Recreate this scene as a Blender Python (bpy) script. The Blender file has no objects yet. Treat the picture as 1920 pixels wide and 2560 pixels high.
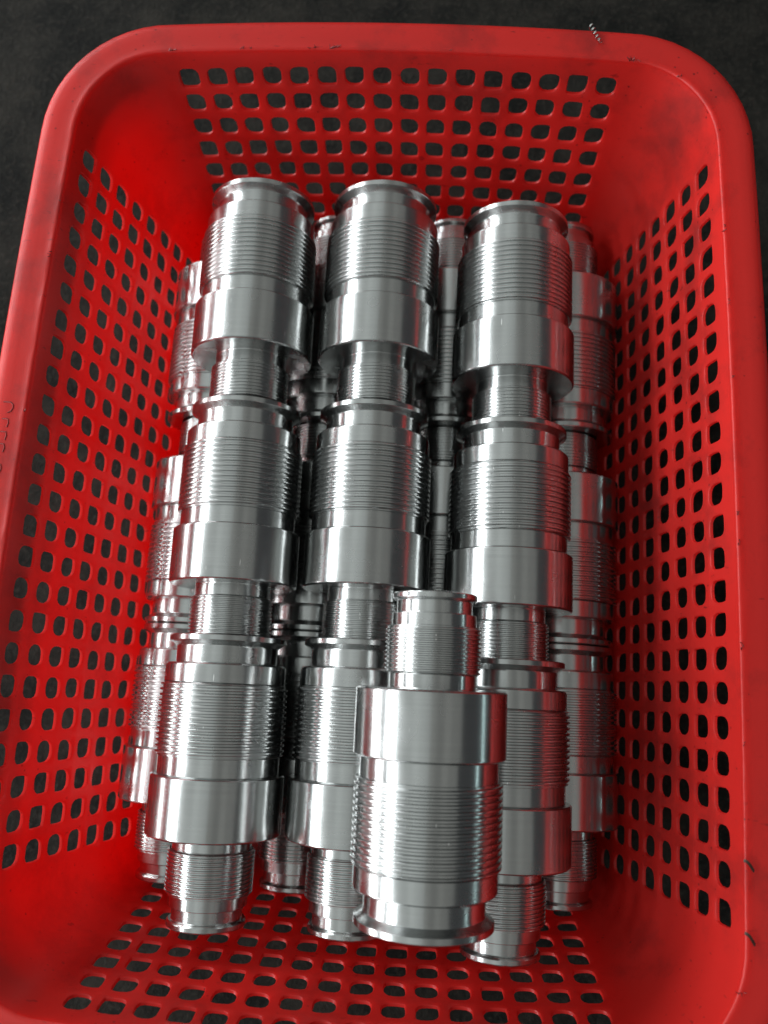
import bpy, math, random
from mathutils import Vector, Matrix

random.seed(7)
SC = bpy.context.scene
COL = SC.collection
U = 0.0125                      # metres per hole pitch of the basket; layout numbers below are in pitches

# ------------------------------------------------------------------ camera
cam_d = bpy.data.cameras.new('camera')
cam = bpy.data.objects.new('camera', cam_d)
COL.objects.link(cam)
R = Matrix(((0.9978144, -0.0463514, 0.0470948), (0.0552855, 0.9759662, -0.2107926), (-0.0361924, 0.2129356, 0.9763957)))
CAM = Vector((1.7018, -5.9174, 25.7132))
cam.matrix_world = Matrix.Translation(CAM * U) @ R.to_4x4()
cam_d.sensor_fit = 'HORIZONTAL'
cam_d.sensor_width = 36.0
cam_d.lens = 36.0 * 2060 / 1920
cam_d.clip_start = 0.01
cam_d.clip_end = 50
cam_d.dof.use_dof = True
cam_d.dof.focus_distance = 26.3 * U
cam_d.dof.aperture_fstop = 12.0
SC.camera = cam

# ------------------------------------------------------------------ light
w = bpy.data.worlds.new('World')
SC.world = w
w.use_nodes = True
bg = w.node_tree.nodes['Background']
bg.inputs[0].default_value = (0.93, 0.97, 1.0, 1)
bg.inputs[1].default_value = 0.055


def area(name, loc, look, sx, sy, radiance, col=(1, 1, 1)):
    d = bpy.data.lights.new(name, 'AREA')
    d.shape = 'RECTANGLE'
    d.size, d.size_y = sx, sy
    d.energy = radiance * math.pi * sx * sy
    d.color = col
    o = bpy.data.objects.new(name, d)
    COL.objects.link(o)
    o.location = loc
    v = Vector(look) - Vector(loc)
    o.rotation_euler = v.to_track_quat('-Z', 'Y').to_euler()
    return o


# workshop light: a long window band and an added low fill lamp on the left, two long ceiling strips, a small opening on the right
area('window_light', (-2.1, 0.45, 1.2), (0.0, 0.35, 0.0), 6.0, 0.62, 8.0, (0.93, 0.98, 1.0))
area('left_fill_light', (-1.7, 0.3, 0.08), (0, 0.3, 0.0), 4.0, 0.30, 10.0, (0.97, 0.99, 1.0))  # added low fill so the left wall glows; rim hides it from the metal
for x0, x1, rad in ((-2.75, -1.80, .50), (-1.78, -1.05, .42), (-1.05, -0.62, .52), (-0.62, -0.28, .44), (-0.28, 0.0, .38)):
    area('skylight_panel', ((x0 + x1) / 2, 0.3, 2.2), ((x0 + x1) / 2, 0.3, 0), x1 - x0, 12.0, rad, (0.93, 1.0, 0.97))
for x0, x1, rad in ((0.0, 0.35, .19), (0.35, 0.8, .13), (0.8, 1.3, .20), (1.32, 2.3, .15)):
    area('ceiling_panel', ((x0 + x1) / 2, 0.0, 2.2), ((x0 + x1) / 2, 0.0, 0), x1 - x0, 12.0, rad, (0.98, 1.0, 0.93))
area('doorway_light', (2.6, 0.2, 0.33), (0, 0, 0.03), 2.6, 0.07, 3.5, (0.72, 1.0, 1.0))

vs = SC.view_settings
vs.view_transform = 'Standard'
vs.look = 'None'
vs.gamma = 1.0
vs.exposure = 0.28
vs.use_curve_mapping = False


# ------------------------------------------------------------------ helpers
def obj(name, me, mat=None, parent=None):
    o = bpy.data.objects.new(name, me)
    COL.objects.link(o)
    if mat is not None and me is not None:
        if not me.materials:
            me.materials.append(mat)
    if parent is not None:
        o.parent = parent
    return o


def mesh(name, verts, faces, smooth=True, sharp=None):
    me = bpy.data.meshes.new(name)
    me.from_pydata(verts, [], faces)
    me.validate()
    me.update()
    if smooth:
        me.polygons.foreach_set('use_smooth', [True] * len(me.polygons))
        if sharp:
            me.set_sharp_from_angle(angle=math.radians(sharp))
    return me


def tag(o, label, cat, group=None, kind=None):
    o['label'] = label
    o['category'] = cat
    if group:
        o['group'] = group
    if kind:
        o['kind'] = kind
    return o


class NT:
    def __init__(self, name):
        self.m = bpy.data.materials.new(name)
        self.m.use_nodes = True
        self.t = self.m.node_tree
        self.p = self.t.nodes['Principled BSDF']
        self.out = self.t.nodes['Material Output']

    def n(self, kind, **kw):
        x = self.t.nodes.new(kind)
        for k, v in kw.items():
            if k.startswith('i_'):
                x.inputs[k[2:].replace('_', ' ')].default_value = v
            else:
                setattr(x, k, v)
        return x

    def l(self, a, b):
        self.t.links.new(a, b)

    def ramp(self, src, p0, p1, c0=(0, 0, 0, 1), c1=(1, 1, 1, 1)):
        r = self.n('ShaderNodeValToRGB')
        e = r.color_ramp.elements
        e[0].position, e[1].position = p0, p1
        e[0].color, e[1].color = c0, c1
        self.l(src, r.inputs[0])
        return r.outputs[0]

    def mix(self, fac, a, b):
        x = self.n('ShaderNodeMix', data_type='RGBA')
        self.l(fac, x.inputs[0])
        for s, v in ((x.inputs[6], a), (x.inputs[7], b)):
            if isinstance(v, tuple):
                s.default_value = v
            else:
                self.l(v, s)
        return x.outputs[2]


# ------------------------------------------------------------------ materials
def mat_metal(name, rough, base=(0.515, 0.525, 0.52, 1), ring=1.0):
    k = NT(name)
    tc = k.n('ShaderNodeTexCoord')
    oi = k.n('ShaderNodeObjectInfo')
    # turning marks: noise that varies along the axis only
    mp = k.n('ShaderNodeMapping')
    mp.inputs['Scale'].default_value = (12, 12, 2600)
    k.l(tc.outputs['Object'], mp.inputs['Vector'])
    n1 = k.n('ShaderNodeTexNoise', i_Scale=1.0, i_Detail=2.0)
    k.l(mp.outputs[0], n1.inputs['Vector'])
    # handling marks
    n2 = k.n('ShaderNodeTexNoise', i_Scale=70.0, i_Detail=4.0)
    add = k.n('ShaderNodeVectorMath', operation='ADD')
    k.l(tc.outputs['Object'], add.inputs[0])
    k.l(oi.outputs['Random'], add.inputs[1])
    k.l(add.outputs[0], n2.inputs['Vector'])
    mr = k.n('ShaderNodeMapRange')
    mr.inputs['From Min'].default_value, mr.inputs['From Max'].default_value = 0.35, 0.75
    mr.inputs['To Min'].default_value, mr.inputs['To Max'].default_value = rough - 0.03, rough + 0.06
    k.l(n2.outputs[0], mr.inputs[0])
    k.l(mr.outputs[0], k.p.inputs['Roughness'])
    col = k.mix(k.ramp(n1.outputs[0], 0.3, 0.7), (base[0] * .93, base[1] * .93, base[2] * .93, 1), base)
    # thin scratches
    sm = k.n('ShaderNodeMapping')
    sm.inputs['Scale'].default_value = (260, 260, 40)
    sm.inputs['Rotation'].default_value = (0.3, 0.2, 0)
    k.l(add.outputs[0], sm.inputs['Vector'])
    vo = k.n('ShaderNodeTexVoronoi', i_Scale=1.0)
    vo.feature = 'F1'
    k.l(sm.outputs[0], vo.inputs['Vector'])
    sc = k.ramp(vo.outputs['Distance'], 0.045, 0.075, (1, 1, 1, 1), (0, 0, 0, 1))
    col = k.mix(sc, col, (0.95, 0.95, 0.95, 1))
    k.l(col, k.p.inputs['Base Color'])
    b = k.n('ShaderNodeBump', i_Strength=0.10 * ring, i_Distance=0.00015)
    k.l(n1.outputs[0], b.inputs['Height'])
    k.l(b.outputs[0], k.p.inputs['Normal'])
    k.p.inputs['Metallic'].default_value = 1.0
    k.p.inputs['Anisotropic'].default_value = 0.72
    k.p.inputs['Anisotropic Rotation'].default_value = 0.25
    tg = k.n('ShaderNodeTangent')
    tg.direction_type = 'RADIAL'
    tg.axis = 'Z'
    k.l(tg.outputs[0], k.p.inputs['Tangent'])
    return k.m


def mat_red():
    k = NT('red_plastic')
    tc = k.n('ShaderNodeTexCoord')
    n = k.n('ShaderNodeTexNoise', i_Scale=9.0, i_Detail=6.0, i_Roughness=0.6)
    k.l(tc.outputs['Object'], n.inputs['Vector'])
    c = k.mix(k.ramp(n.outputs[0], 0.35, 0.7), (0.72, 0.030, 0.024, 1), (0.64, 0.026, 0.021, 1))
    # grime smudges
    n2 = k.n('ShaderNodeTexNoise', i_Scale=26.0, i_Detail=8.0, i_Roughness=0.7)
    k.l(tc.outputs['Object'], n2.inputs['Vector'])
    c = k.mix(k.ramp(n2.outputs[0], 0.50, 0.74), c, (0.24, 0.018, 0.016, 1))
    # tiny dark specks
    v = k.n('ShaderNodeTexVoronoi', i_Scale=210.0)
    k.l(tc.outputs['Object'], v.inputs['Vector'])
    n3 = k.n('ShaderNodeTexNoise', i_Scale=40.0, i_Detail=2.0)
    k.l(tc.outputs['Object'], n3.inputs['Vector'])
    sp = k.ramp(v.outputs['Distance'], 0.07, 0.13, (1, 1, 1, 1), (0, 0, 0, 1))
    mu = k.n('ShaderNodeMath', operation='MULTIPLY')
    k.l(sp, mu.inputs[0])
    k.l(k.ramp(n3.outputs[0], 0.5, 0.62), mu.inputs[1])
    c = k.mix(mu.outputs[0], c, (0.10, 0.012, 0.012, 1))
    # short dark scuffs
    m5 = k.n('ShaderNodeMapping')
    m5.inputs['Scale'].default_value = (170, 520, 300)
    m5.inputs['Rotation'].default_value = (0.5, 0.7, 0.4)
    k.l(tc.outputs['Object'], m5.inputs['Vector'])
    n5 = k.n('ShaderNodeTexNoise', i_Scale=1.0, i_Detail=3.0)
    k.l(m5.outputs[0], n5.inputs['Vector'])
    n6 = k.n('ShaderNodeTexNoise', i_Scale=32.0, i_Detail=3.0)
    k.l(tc.outputs['Object'], n6.inputs['Vector'])
    mu2 = k.n('ShaderNodeMath', operation='MULTIPLY')
    k.l(k.ramp(n5.outputs[0], 0.66, 0.72), mu2.inputs[0])
    k.l(k.ramp(n6.outputs[0], 0.48, 0.60), mu2.inputs[1])
    c = k.mix(mu2.outputs[0], c, (0.16, 0.014, 0.013, 1))
    k.l(c, k.p.inputs['Base Color'])
    k.p.inputs['Roughness'].default_value = 0.42
    k.p.inputs['Specular IOR Level'].default_value = 0.6
    k.l(k.ramp(n2.outputs[0], 0.3, 0.8, (0.33, 0.33, 0.33, 1), (0.50, 0.50, 0.50, 1)), k.p.inputs['Roughness'])
    n4 = k.n('ShaderNodeTexNoise', i_Scale=600.0, i_Detail=3.0)
    k.l(tc.outputs['Object'], n4.inputs['Vector'])
    b = k.n('ShaderNodeBump', i_Strength=0.12, i_Distance=0.0004)
    k.l(n4.outputs[0], b.inputs['Height'])
    k.l(b.outputs[0], k.p.inputs['Normal'])
    tr = k.n('ShaderNodeBsdfTranslucent')
    tr.inputs[0].default_value = (0.95, 0.006, 0.006, 1)
    mx = k.n('ShaderNodeMixShader')
    mx.inputs[0].default_value = 0.45
    k.l(k.p.outputs[0], mx.inputs[1])
    k.l(tr.outputs[0], mx.inputs[2])
    k.l(mx.outputs[0], k.out.inputs['Surface'])
    return k.m


def mat_ground():
    k = NT('dark_floor')
    tc = k.n('ShaderNodeTexCoord')
    n = k.n('ShaderNodeTexNoise', i_Scale=26.0, i_Detail=9.0, i_Roughness=0.72)
    k.l(tc.outputs['Object'], n.inputs['Vector'])
    n2 = k.n('ShaderNodeTexNoise', i_Scale=330.0, i_Detail=4.0, i_Roughness=0.7)
    k.l(tc.outputs['Object'], n2.inputs['Vector'])
    c = k.mix(k.ramp(n.outputs[0], 0.40, 0.66), (0.0052, 0.0056, 0.0050, 1), (0.0225, 0.0205, 0.0170, 1))
    c = k.mix(k.ramp(n2.outputs[0], 0.50, 0.80), c, (0.035, 0.031, 0.026, 1))
    k.l(c, k.p.inputs['Base Color'])
    k.p.inputs['Roughness'].default_value = 0.9
    k.p.inputs['Specular IOR Level'].default_value = 0.12
    b = k.n('ShaderNodeBump', i_Strength=0.5, i_Distance=0.002)
    k.l(n2.outputs[0], b.inputs['Height'])
    k.l(b.outputs[0], k.p.inputs['Normal'])
    return k.m


def mat_plain(name, col, rough, metallic=0.0):
    k = NT(name)
    tc = k.n('ShaderNodeTexCoord')
    n = k.n('ShaderNodeTexNoise', i_Scale=900.0, i_Detail=3.0)
    k.l(tc.outputs['Object'], n.inputs['Vector'])
    c = k.mix(n.outputs[0], tuple(x * .6 for x in col) + (1,), tuple(col) + (1,))
    k.l(c, k.p.inputs['Base Color'])
    k.p.inputs['Roughness'].default_value = rough
    k.p.inputs['Metallic'].default_value = metallic
    return k.m


METAL = mat_metal('turned_aluminium', 0.245)
METAL_T = mat_metal('threaded_aluminium', 0.26, ring=0.3)
BORE = mat_metal('bored_aluminium', 0.4, base=(0.4, 0.4, 0.39, 1))
RED = mat_red()
GROUND = mat_ground()
SWARF = mat_plain('bright_shaving', (0.9, 0.9, 0.88), 0.18, 1.0)
BURNT = mat_plain('stained_shaving', (0.07, 0.032, 0.022), 0.45, 0.2)
MARK = mat_plain('grimy_groove', (0.30, 0.02, 0.018), 0.6)

# ------------------------------------------------------------------ ground
ZG = -9.25
gv = [(-4, -4, 0), (4, -4, 0), (4, 4, 0), (-4, 4, 0)]
g = obj('ground', mesh('ground', gv, [(0, 1, 2, 3)], smooth=False), GROUND)
g.location.z = ZG * U
g['kind'] = 'structure'

# ------------------------------------------------------------------ basket
HX, HY = 8.0, 12 * 1.0227          # half length of the straight, perforated wall stretches
DY = 0.187
PZ = 1.0387
ZT = 0.5 * PZ                       # top boundary of the first hole row
ZB = ZT - 8 * PZ
ZLIP = 0.93
ZF = -8.78
FR = ZB - ZF                        # floor fillet radius
THK = 0.105
NC, NSUB = 12, 4


def ab(z):
    return 10.744 + 0.2322 * z, 15.247 + 0.2191 * z


# perimeter stations: (kind, value, column index or None)
stations = []
for i in range(24 * NSUB):
    stations.append(('R', -HY + i * 2 * HY / (24 * NSUB)))
for i in range(NC):
    stations.append(('c0', i / NC))
for i in range(16 * NSUB):
    stations.append(('F', HX - i * 2 * HX / (16 * NSUB)))
for i in range(NC):
    stations.append(('c1', i / NC))
for i in range(24 * NSUB):
    stations.append(('L', HY - i * 2 * HY / (24 * NSUB)))
for i in range(NC):
    stations.append(('c2', i / NC))
for i in range(16 * NSUB):
    stations.append(('N', -HX + i * 2 * HX / (16 * NSUB)))
for i in range(NC):
    stations.append(('c3', i / NC))
NS = len(stations)
OFF = {'R': 0, 'F': 24 * NSUB + NC, 'L': 40 * NSUB + 2 * NC, 'N': 64 * NSUB + 3 * NC}


def per(kind, v, z, d=0.0, inset=0.0):
    """point of the wall surface; v is the coordinate along a straight or 0..1 round a corner; d is outward"""
    a, b = ab(z)
    a += d - inset
    b += d - inset
    fade = 1.0 - 0.5 * min(1, inset)
    if kind in 'RL':
        x = a + 0.157 * fade * (1 - (v / HY) ** 2)
        return ((x if kind == 'R' else -x) * U, (v + DY) * U, z * U)
    if kind in 'FN':
        y = b + 0.247 * fade * (1 - (v / HX) ** 2)
        return (v * U, ((y if kind == 'F' else -y) + DY) * U, z * U)
    q = int(kind[1])
    t = v * math.pi / 2
    c, s = math.cos(t), math.sin(t)
    rx, ry = a - HX, b - HY
    if q == 0:
        x, y = HX + rx * c, HY + ry * s
    elif q == 1:
        x, y = -HX - rx * s, HY + ry * c
    elif q == 2:
        x, y = -HX - rx * c, -HY - ry * s
    else:
        x, y = HX + rx * s, -HY - ry * c
    return (x * U, (y + DY) * U, z * U)


# levels: (z, inset)
levels = [(ZLIP, 0), (0.80, 0), (0.66, 0)]
TOPROW = len(levels)
for k in range(8 * NSUB + 1):
    levels.append((ZT - k * PZ / NSUB, 0))
BOTROW = len(levels) - 1
for i in range(1, 7):
    t = i / 6 * math.pi / 2
    levels.append((ZB - FR * math.sin(t), FR * (1 - math.cos(t))))
NL = len(levels)

V, FA = [], []
idx = {}


def vid(i, j, layer):
    i %= NS
    key = (i, j, layer)
    if key not in idx:
        z, ins = levels[j]
        kd, v = stations[i]
        d = 0 if layer == 0 else THK
        dz = 0
        if layer and j > BOTROW:
            dz = -THK * math.sin((j - BOTROW) / 6 * math.pi / 2)
        p = per(kd, v, z, d, ins)
        idx[key] = len(V)
        V.append((p[0], p[1], p[2] + dz * U))
    return idx[key]


def is_hole(i, j):
    if not (TOPROW <= j < BOTROW):
        return None
    for kd, n in (('R', 24), ('F', 16), ('L', 24), ('N', 16)):
        o = OFF[kd]
        if o <= i < o + n * NSUB:
            return kd, (i - o) // NSUB, (j - TOPROW) // NSUB
    return None


def quad(a, b, c, d, layer):
    FA.append((a, b, c, d) if layer == 0 else (d, c, b, a))


for i in range(NS):
    for j in range(NL - 1):
        if is_hole(i, j):
            continue
        for ly in (0, 1):
            quad(vid(i, j, ly), vid(i, j + 1, ly), vid(i + 1, j + 1, ly), vid(i + 1, j, ly), ly)

for kd, n in (('R', 24), ('F', 16), ('L', 24), ('N', 16)):
    for c in range(n):
        for r in range(8):
            i0, j0 = OFF[kd] + c * NSUB, TOPROW + r * NSUB
            ring = [(i0, j0 + k) for k in range(NSUB)] + [(i0 + k, j0 + NSUB) for k in range(NSUB)] + \
                   [(i0 + NSUB, j0 + NSUB - k) for k in range(NSUB)] + [(i0 + NSUB - k, j0) for k in range(NSUB)]
            m = len(ring)
            # rounded-square opening, each corner rounded a little differently
            hw = 0.342 + random.uniform(-.012, .012)
            hh = 0.358 + random.uniform(-.012, .012)
            rad = [random.choice((0.10, 0.2, 0.26, 0.30)) for _ in range(4)]
            ox, oz = random.uniform(-.015, .015), random.uniform(-.015, .015)
            sgn = {'R': 1, 'L': -1, 'F': -1, 'N': 1}[kd]
            pitch = 1.0227 if kd in 'RL' else 1.0
            cv = stations[i0][1] + sgn * pitch / 2
            cz = ZT - (r + 0.5) * PZ

            def loop(grow, d):
                out = []
                for q in range(m):
                    # position round the ring 0..1 starting at top-start corner going down
                    s = q / m * 4
                    side = int(s)
                    f = s - side
                    e = {0: (-1, 1 - 2 * f), 1: (-1 + 2 * f, -1), 2: (1, -1 + 2 * f), 3: (1 - 2 * f, 1)}[side]
                    ex, ey = e
                    ww, h2 = hw + grow, hh + grow
                    x, y = ex * ww, ey * h2
                    ci = (0 if ey > 0 else 1) if ex < 0 else (3 if ey > 0 else 2)
                    rr = min(rad[ci] + grow, ww * .98, h2 * .98)
                    # pull the corner in to an arc
                    cx0, cy0 = ww - rr, h2 - rr
                    ax, ay = abs(x), abs(y)
                    if ax > cx0 and ay > cy0:
                        dx, dy = ax - cx0, ay - cy0
                        L = math.hypot(dx, dy) or 1
                        ax, ay = cx0 + dx / L * rr, cy0 + dy / L * rr
                        x, y = math.copysign(ax, ex), math.copysign(ay, ey)
                    p = per(kd, cv + sgn * (x + ox), cz + y + oz, d)
                    out.append(len(V))
                    V.append(p)
                return out

            sq0 = [vid(a, b, 0) for a, b in ring]
            sq1 = [vid(a, b, 1) for a, b in ring]
            loops = [sq0, loop(0.035, 0), loop(0.008, 0.018), loop(0.0, 0.05), loop(0.0, THK), sq1]
            for A, B in zip(loops[:-1], loops[1:]):
                for q in range(m):
                    q2 = (q + 1) % m
                    FA.append((A[q], A[q2], B[q2], B[q]))

basket = bpy.data.objects.new('plastic_basket', None)
COL.objects.link(basket)
basket.location = (0, 0, 0)
tag(basket, 'red perforated plastic basket with rounded corners holding the metal fittings', 'basket')
obj('perforated_wall', mesh('perforated_wall', V, FA, True, 32), RED, basket)

# floor plate of the basket
loop0 = [per(k, v, ZF, 0, FR) for k, v in stations]
cx = [(0, DY * U, ZF * U), (0, DY * U, (ZF - THK) * U)]
fv = loop0 + [(x, y, (ZF - THK) * U) for x, y, _ in loop0] + cx
ff = []
for i in range(NS):
    j = (i + 1) % NS
    ff.append((i, j, 2 * NS))
    ff.append((NS + j, NS + i, 2 * NS + 1))
obj('base_plate', mesh('base_plate', fv, ff, False), RED, basket)
# foot ring under the base
fo = []
for k, v in stations:
    for d, z in ((-0.55, ZF - THK), (-0.35, ZF - THK), (-0.38, ZG + .02), (-0.52, ZG + .02)):
        p = per(k, v, ZF, d, FR)
        fo.append((p[0], p[1], z * U))
ff = []
for i in range(NS):
    j = (i + 1) % NS
    for q in range(4):
        q2 = (q + 1) % 4
        ff.append((i * 4 + q, j * 4 + q, j * 4 + q2, i * 4 + q2))
obj('foot_ring', mesh('foot_ring', fo, ff, True, 30), RED, basket)

# rim: profile swept round the lip  (outward, z)
prof = [(0.0, ZLIP), (0.0, 1.01), (0.018, 1.05), (0.05, 1.072), (0.10, 1.078), (0.15, 1.070), (0.32, 1.06), (0.60, 1.075), (0.85, 1.085),
        (1.02, 1.07), (1.13, 1.03), (1.21, 0.96), (1.25, 0.86), (1.27, 0.70), (1.28, -0.05), (1.24, -0.10), (1.16, -0.10),
        (1.12, -0.05), (1.11, 0.80), (1.0, 0.90), (0.4, 0.92), (THK, ZLIP)]
rv, rf = [], []
rr = random.Random(3)
for si, (k, v) in enumerate(stations):
    for pi, (d, z) in enumerate(prof):
        jit = 0.0
        if 1 <= pi <= 5:
            jit = rr.gauss(0, 0.0035)
        p = per(k, v, ZLIP, d + jit)
        rv.append((p[0], p[1], (z + jit) * U))
m = len(prof)
for i in range(NS):
    j = (i + 1) % NS
    for q in range(m - 1):
        rf.append((i * m + q, j * m + q, j * m + q + 1, i * m + q + 1))
rim = obj('rim', mesh('rim', rv, rf, True, 60), RED, basket)


def rim_z(d):
    for (d0, z0), (d1, z1) in zip(prof, prof[1:]):
        if d0 <= d <= d1:
            return z0 + (z1 - z0) * (d - d0) / (d1 - d0)
    return 1.08


# frayed burrs of plastic along the inner lip
def burr(kind, v, n, size):
    bv, bf = [], []
    p0 = per(kind, v, ZLIP, 0.05)
    for i in range(n):
        b = random.uniform(-1, 1) * size * 1.6
        base = len(bv)
        ang = random.uniform(0, 6.28)
        L = size * random.uniform(.6, 1.5)
        dx, dy = math.cos(ang) * L, math.sin(ang) * L
        x, y = (b * 0.2, b) if kind in 'RL' else (b, b * .2)
        wv = size * .22
        zz = (1.075) * U - p0[2]
        for q, (fx, fz) in enumerate(((0, -.03), (0.5, .05), (1, .09))):
            for sgn in (-1, 1):
                bv.append((p0[0] + (x + dx * fx - dy / L * wv * sgn * (1 - fx * .7)) * U,
                           p0[1] + (y + dy * fx + dx / L * wv * sgn * (1 - fx * .7)) * U,
                           p0[2] + zz + fz * U * size * 6))
        for q in range(2):
            a = base + q * 2
            bf.append((a, a + 1, a + 3, a + 2))
    me = mesh('burr', bv, bf, False)
    o = obj('burr', me, MARK, rim)
    s = o.modifiers.new('thick', 'SOLIDIFY')
    s.thickness = 0.02 * U
    return o


for kd, v, n, s in (('F', -7.9, 5, .10), ('F', -5.35, 4, .07), ('F', -5.05, 3, .05), ('F', -2.9, 5, .08), ('F', -2.2, 7, .10), ('F', 1.9, 3, .06),
                    ('c0', .95, 8, .13), ('c0', .6, 4, .09), ('R', 9.2, 4, .08), ('R', 4.0, 3, .06), ('R', -0.3, 5, .08),
                    ('R', -1.2, 5, .06), ('R', -4.3, 4, .07), ('R', 6.6, 3, .06), ('L', 7.5, 4, .07), ('L', 2.0, 4, .06), ('L', 9.5, 3, .05),
                    ('N', -6.2, 4, .1), ('c3', .75, 4, .08), ('R', -7.0, 3, .05)):
    burr(kd, v, n, s)


# worn moulded marks on the left rim: short raised strokes, cut off by the picture's edge
def stroke(pts, wd, parent):
    bv, bf = [], []
    n = len(pts)
    for i, (d, y) in enumerate(pts):
        d0, y0 = pts[max(0, i - 1)]
        d1, y1 = pts[min(n - 1, i + 1)]
        tx, ty = d1 - d0, y1 - y0
        L = math.hypot(tx, ty) or 1
        nx, ny = -ty / L * wd, tx / L * wd
        for s, h in ((-1, -.02), (-.5, .022), (.5, .022), (1, -.02)):
            dd = d + nx * s
            p = per('L', y + ny * s, ZLIP, dd)
            bv.append((p[0], p[1], (rim_z(dd) + h) * U))
    for i in range(n - 1):
        for q in range(3):
            a = i * 4 + q
            bf.append((a, a + 1, a + 5, a + 4))
    obj('moulded_stroke', mesh('moulded_stroke', bv, bf, True), MARK, parent)


for k, y0 in enumerate((2.05, 1.55, 1.12, 0.72, 0.05)):
    if k == 0:
        stroke([(.78, y0 + .2), (.55, y0 + .2), (.46, y0 + .12), (.45, y0), (.5, y0 - .1), (.6, y0 - .16)], .022, rim)
    else:
        stroke([(.74, y0 + .14), (.55, y0 + .13), (.52, y0), (.55, y0 - .14)], .02, rim)

# ------------------------------------------------------------------ fittings
D = 4.403 * U
SEG = 112


def lathe(name, pts, sharp=25):
    """pts: list of (z, r) in units of the collar diameter; long stretches get holding loops so they shade straight"""
    q = [pts[0]]
    for (z0, r0), (z1, r1) in zip(pts, pts[1:]):
        L = math.hypot(z1 - z0, r1 - r0)
        if L > .03:
            for t in (.006 / L, 1 - .006 / L):
                q.append((z0 + (z1 - z0) * t, r0 + (r1 - r0) * t))
        q.append((z1, r1))
    pts = q
    v, f = [], []
    n = len(pts)
    for i in range(SEG):
        t = 2 * math.pi * i / SEG
        c, s = math.cos(t), math.sin(t)
        for z, r in pts:
            v.append((r * D * c, r * D * s, z * D))
    for i in range(SEG):
        j = (i + 1) % SEG
        for q in range(n - 1):
            f.append((i * n + q, j * n + q, j * n + q + 1, i * n + q + 1))
    return mesh(name, v, f, True, sharp)


def thread(name, z0, z1, turns, root, crest, r_in, r_out, crest_w, per_turn):
    v, f = [], []
    nz = int(turns * per_turn)
    p = (z1 - z0) / turns
    dep = crest - root
    for i in range(SEG):
        t = i / SEG
        c, s = math.cos(2 * math.pi * t), math.sin(2 * math.pi * t)
        v.append((r_in * D * c, r_in * D * s, z0 * D))
        for k in range(nz + 1):
            z = z0 + (z1 - z0) * k / nz
            u = ((z - z0) / p - t) % 1.0
            fl = .13
            if u < crest_w:
                h = 1.0 - .06 * abs(u / crest_w * 2 - 1) ** 2
            elif u < crest_w + fl:
                h = 0.94 * (1 - (u - crest_w) / fl)
            elif u > 1 - fl:
                h = 0.94 * (1 - (1 - u) / fl)
            else:
                h = 0.0
            e = min((z - z0), (z1 - z)) / (p * 0.3)
            h *= max(0.0, min(1.0, e))
            r = root + dep * h
            v.append((r * D * c, r * D * s, z * D))
        v.append((r_out * D * c, r_out * D * s, z1 * D))
    n = nz + 3
    for i in range(SEG):
        j = (i + 1) % SEG
        for q in range(n - 1):
            f.append((i * n + q, j * n + q, j * n + q + 1, i * n + q + 1))
    return mesh(name, v, f, True, 80)


Z = dict(fl=0, gr=.079, sh=.208, th=.354, pl=.884, co=1.019, nk=1.45, st=1.546, sl=1.852, sg=1.937, sf=2.022, end=2.074)
PARTS = [
    ('flange', lathe('flange', [(0.03, .312), (0.006, .312), (0, .32), (0, .438), (.007, .445), (.042, .445), (.045, .442), (.068, .405), (.079, .392)]), METAL),
    ('groove', lathe('groove', [(.079, .392), (.086, .389), (.203, .389), (.208, .393)]), METAL),
    ('shoulder', lathe('shoulder', [(.208, .393), (.209, .447), (.222, .460), (.226, .461), (.350, .461), (.354, .456)]), METAL),
    ('coarse_thread', thread('coarse_thread', Z['th'], Z['pl'], 13, .4655, .4835, .463, .4545, .38, 16), METAL_T),
    ('land', lathe('land', [(.884, .4545), (.888, .4555), (1.012, .4555), (1.019, .452)]), METAL),
    ('collar', lathe('collar', [(1.019, .452), (1.019, .488), (1.021, .492), (1.029, .499), (1.033, .5), (1.434, .5), (1.438, .499), (1.448, .489), (1.45, .485), (1.45, .296)]), METAL),
    ('neck', lathe('neck', [(1.45, .296), (1.456, .293), (1.540, .293), (1.546, .296)]), METAL),
    ('fine_thread', thread('fine_thread', Z['st'], Z['sl'], 11, .308, .3215, .306, .284, .38, 14), METAL_T),
    ('end_land', lathe('end_land', [(1.852, .284), (1.856, .286), (1.932, .286), (1.936, .283), (1.937, .258)]), METAL),
    ('end_groove', lathe('end_groove', [(1.937, .258), (1.942, .256), (2.018, .256), (2.022, .259)]), METAL),
    ('end_flange', lathe('end_flange', [(2.022, .259), (2.024, .275), (2.034, .285), (2.038, .287), (2.064, .287), (2.071, .283), (2.074, .277), (2.074, .205), (2.066, .198)]), METAL),
    ('bore', lathe('bore', [(0.03, .312), (.34, .312), (.36, .29), (.36, .20), (1.9, .198), (2.066, .198)], 30), BORE),
]

proto = None


def fitting(loc, direction, spin, label, group):
    global proto
    e = bpy.data.objects.new('threaded_fitting', None)
    COL.objects.link(e)
    d = Vector(direction).normalized()
    q = d.to_track_quat('Z', 'Y')
    e.rotation_mode = 'QUATERNION'
    e.rotation_quaternion = q @ Matrix.Rotation(spin, 3, 'Z').to_quaternion()
    e.location = Vector(loc) * U
    tag(e, label, 'fitting', group)
    if proto is None:
        for n, me, mt in PARTS:
            obj(n, me, mt, e)
        proto = e
    else:
        for ch in proto.children:
            c = ch.copy()
            COL.objects.link(c)
            c.parent = e
    return e


UP = 'upper layer of metal fittings'
LOW = 'lower layer of metal fittings'
ZU, ZL = -2.78, -6.55
S = 8.201
where = ['farthest', 'middle', 'nearest']
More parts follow.
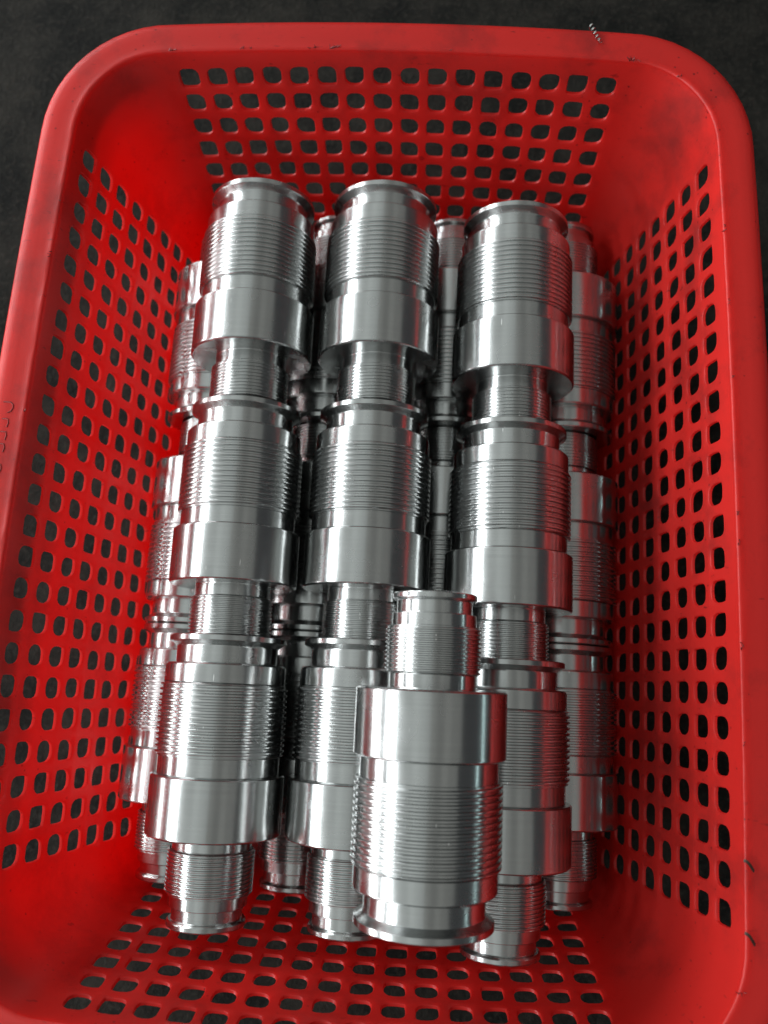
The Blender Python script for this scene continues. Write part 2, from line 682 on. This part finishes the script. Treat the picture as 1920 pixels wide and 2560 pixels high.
# upper layer: three rows of three, each nose pushed into the next flange, all pointing to the near wall
for c, (nm, x, y, dx, sh) in enumerate((('left', -4.987, 11.964, .013, (-.107, .069, .006)),
                                        ('centre', -0.264, 12.038, .006, (-.086, .079, -.014)),
                                        ('right', 4.711, 11.597, .002, (.143, .057, -.084)))):
    d = Vector((dx, -1, 0)).normalized()
    for k in range(3):
        p = Vector((x, y, ZU)) + d * (k * S + sh[k])
        fitting(p, d, random.uniform(0, 6.28), 'shiny threaded metal fitting, %s of the three in the upper %s row' % (where[k], nm), UP)
# loose one lying on top, turned the other way
d = Vector((-.007, 1, .024)).normalized()
fitting((2.238, -12.184, 0.93), d, 1.2, 'loose metal fitting lying flange towards the viewer on top of the upper layer', 'loose fitting on top')
# lower layer: four rows of three
bx = (-6.966, -2.395, 2.475, 7.16)
for c, nm in enumerate(('leftmost', 'second from left', 'third from left', 'rightmost')):
    yb = -3.90 + random.uniform(-.03, .03)
    for k in range(3):
        if k == 2:
            d = Vector((0, -1, 0))
            p = Vector((bx[c], yb - .045, ZL))
        else:
            d = Vector((0, 1, 0))
            p = Vector((bx[c], yb + (1 - k) * S + (.02, .0)[k], ZL))
        fitting(p, d, random.uniform(0, 6.28), 'half hidden metal fitting, %s of the three in the lower row %s' % (where[k], nm), LOW)


# ------------------------------------------------------------------ metal shavings
def tube(name, pts, wd, th):
    """flat ribbon bent along a path"""
    v, f = [], []
    for i, p in enumerate(pts):
        a = Vector(pts[max(0, i - 1)])
        b = Vector(pts[min(len(pts) - 1, i + 1)])
        t = (b - a).normalized()
        s = t.cross(Vector((0.3, 0.2, 1))).normalized()
        n = s.cross(t).normalized()
        for e1, e2 in ((-1, -1), (1, -1), (1, 1), (-1, 1)):
            q = Vector(p) + s * e1 * wd + n * e2 * th
            v.append(tuple(q * U))
    for i in range(len(pts) - 1):
        for q in range(4):
            q2 = (q + 1) % 4
            f.append((i * 4 + q, i * 4 + q2, i * 4 + 4 + q2, i * 4 + 4 + q))
    return mesh(name, v, f, True, 50)


yo = 15.247 + 0.2191 * ZLIP + DY
A, B = Vector((6.72, yo + 1.30, 1.19)), Vector((7.08, yo + .62, 1.16))
pts = []
for i in range(90):
    t = i / 89
    c = A.lerp(B, t)
    r = .085 * (1 - .5 * t)
    a = t * 2 * math.pi * 5.2
    pts.append((c.x + r * math.cos(a), c.y + r * .4 * math.cos(a), c.z + r * math.sin(a)))
tag(obj('metal_shaving', tube('metal_shaving', pts, .024, .006), SWARF),
    'bright curled metal shaving lying across the far rim', 'shaving', 'metal shavings on the rim')


def sliver(v, tip, label):
    p = Vector(per('R', v, ZLIP, .0)) / U
    pts = []
    for i in range(14):
        t = i / 13
        pts.append((p.x - .03 + .27 * t, p.y - tip * t + .04 * math.sin(t * 5), 1.11 + .07 * math.sin(t * 3.1)))
    tag(obj('metal_shaving', tube('metal_shaving', pts, .04, .010), BURNT), label, 'shaving', 'metal shavings on the rim')


sliver(-10.15, .22, 'dark brown sliver stuck on the right inner lip, farther of the two')
sliver(-12.0, .24, 'dark brown sliver stuck on the right inner lip, nearer of the two')
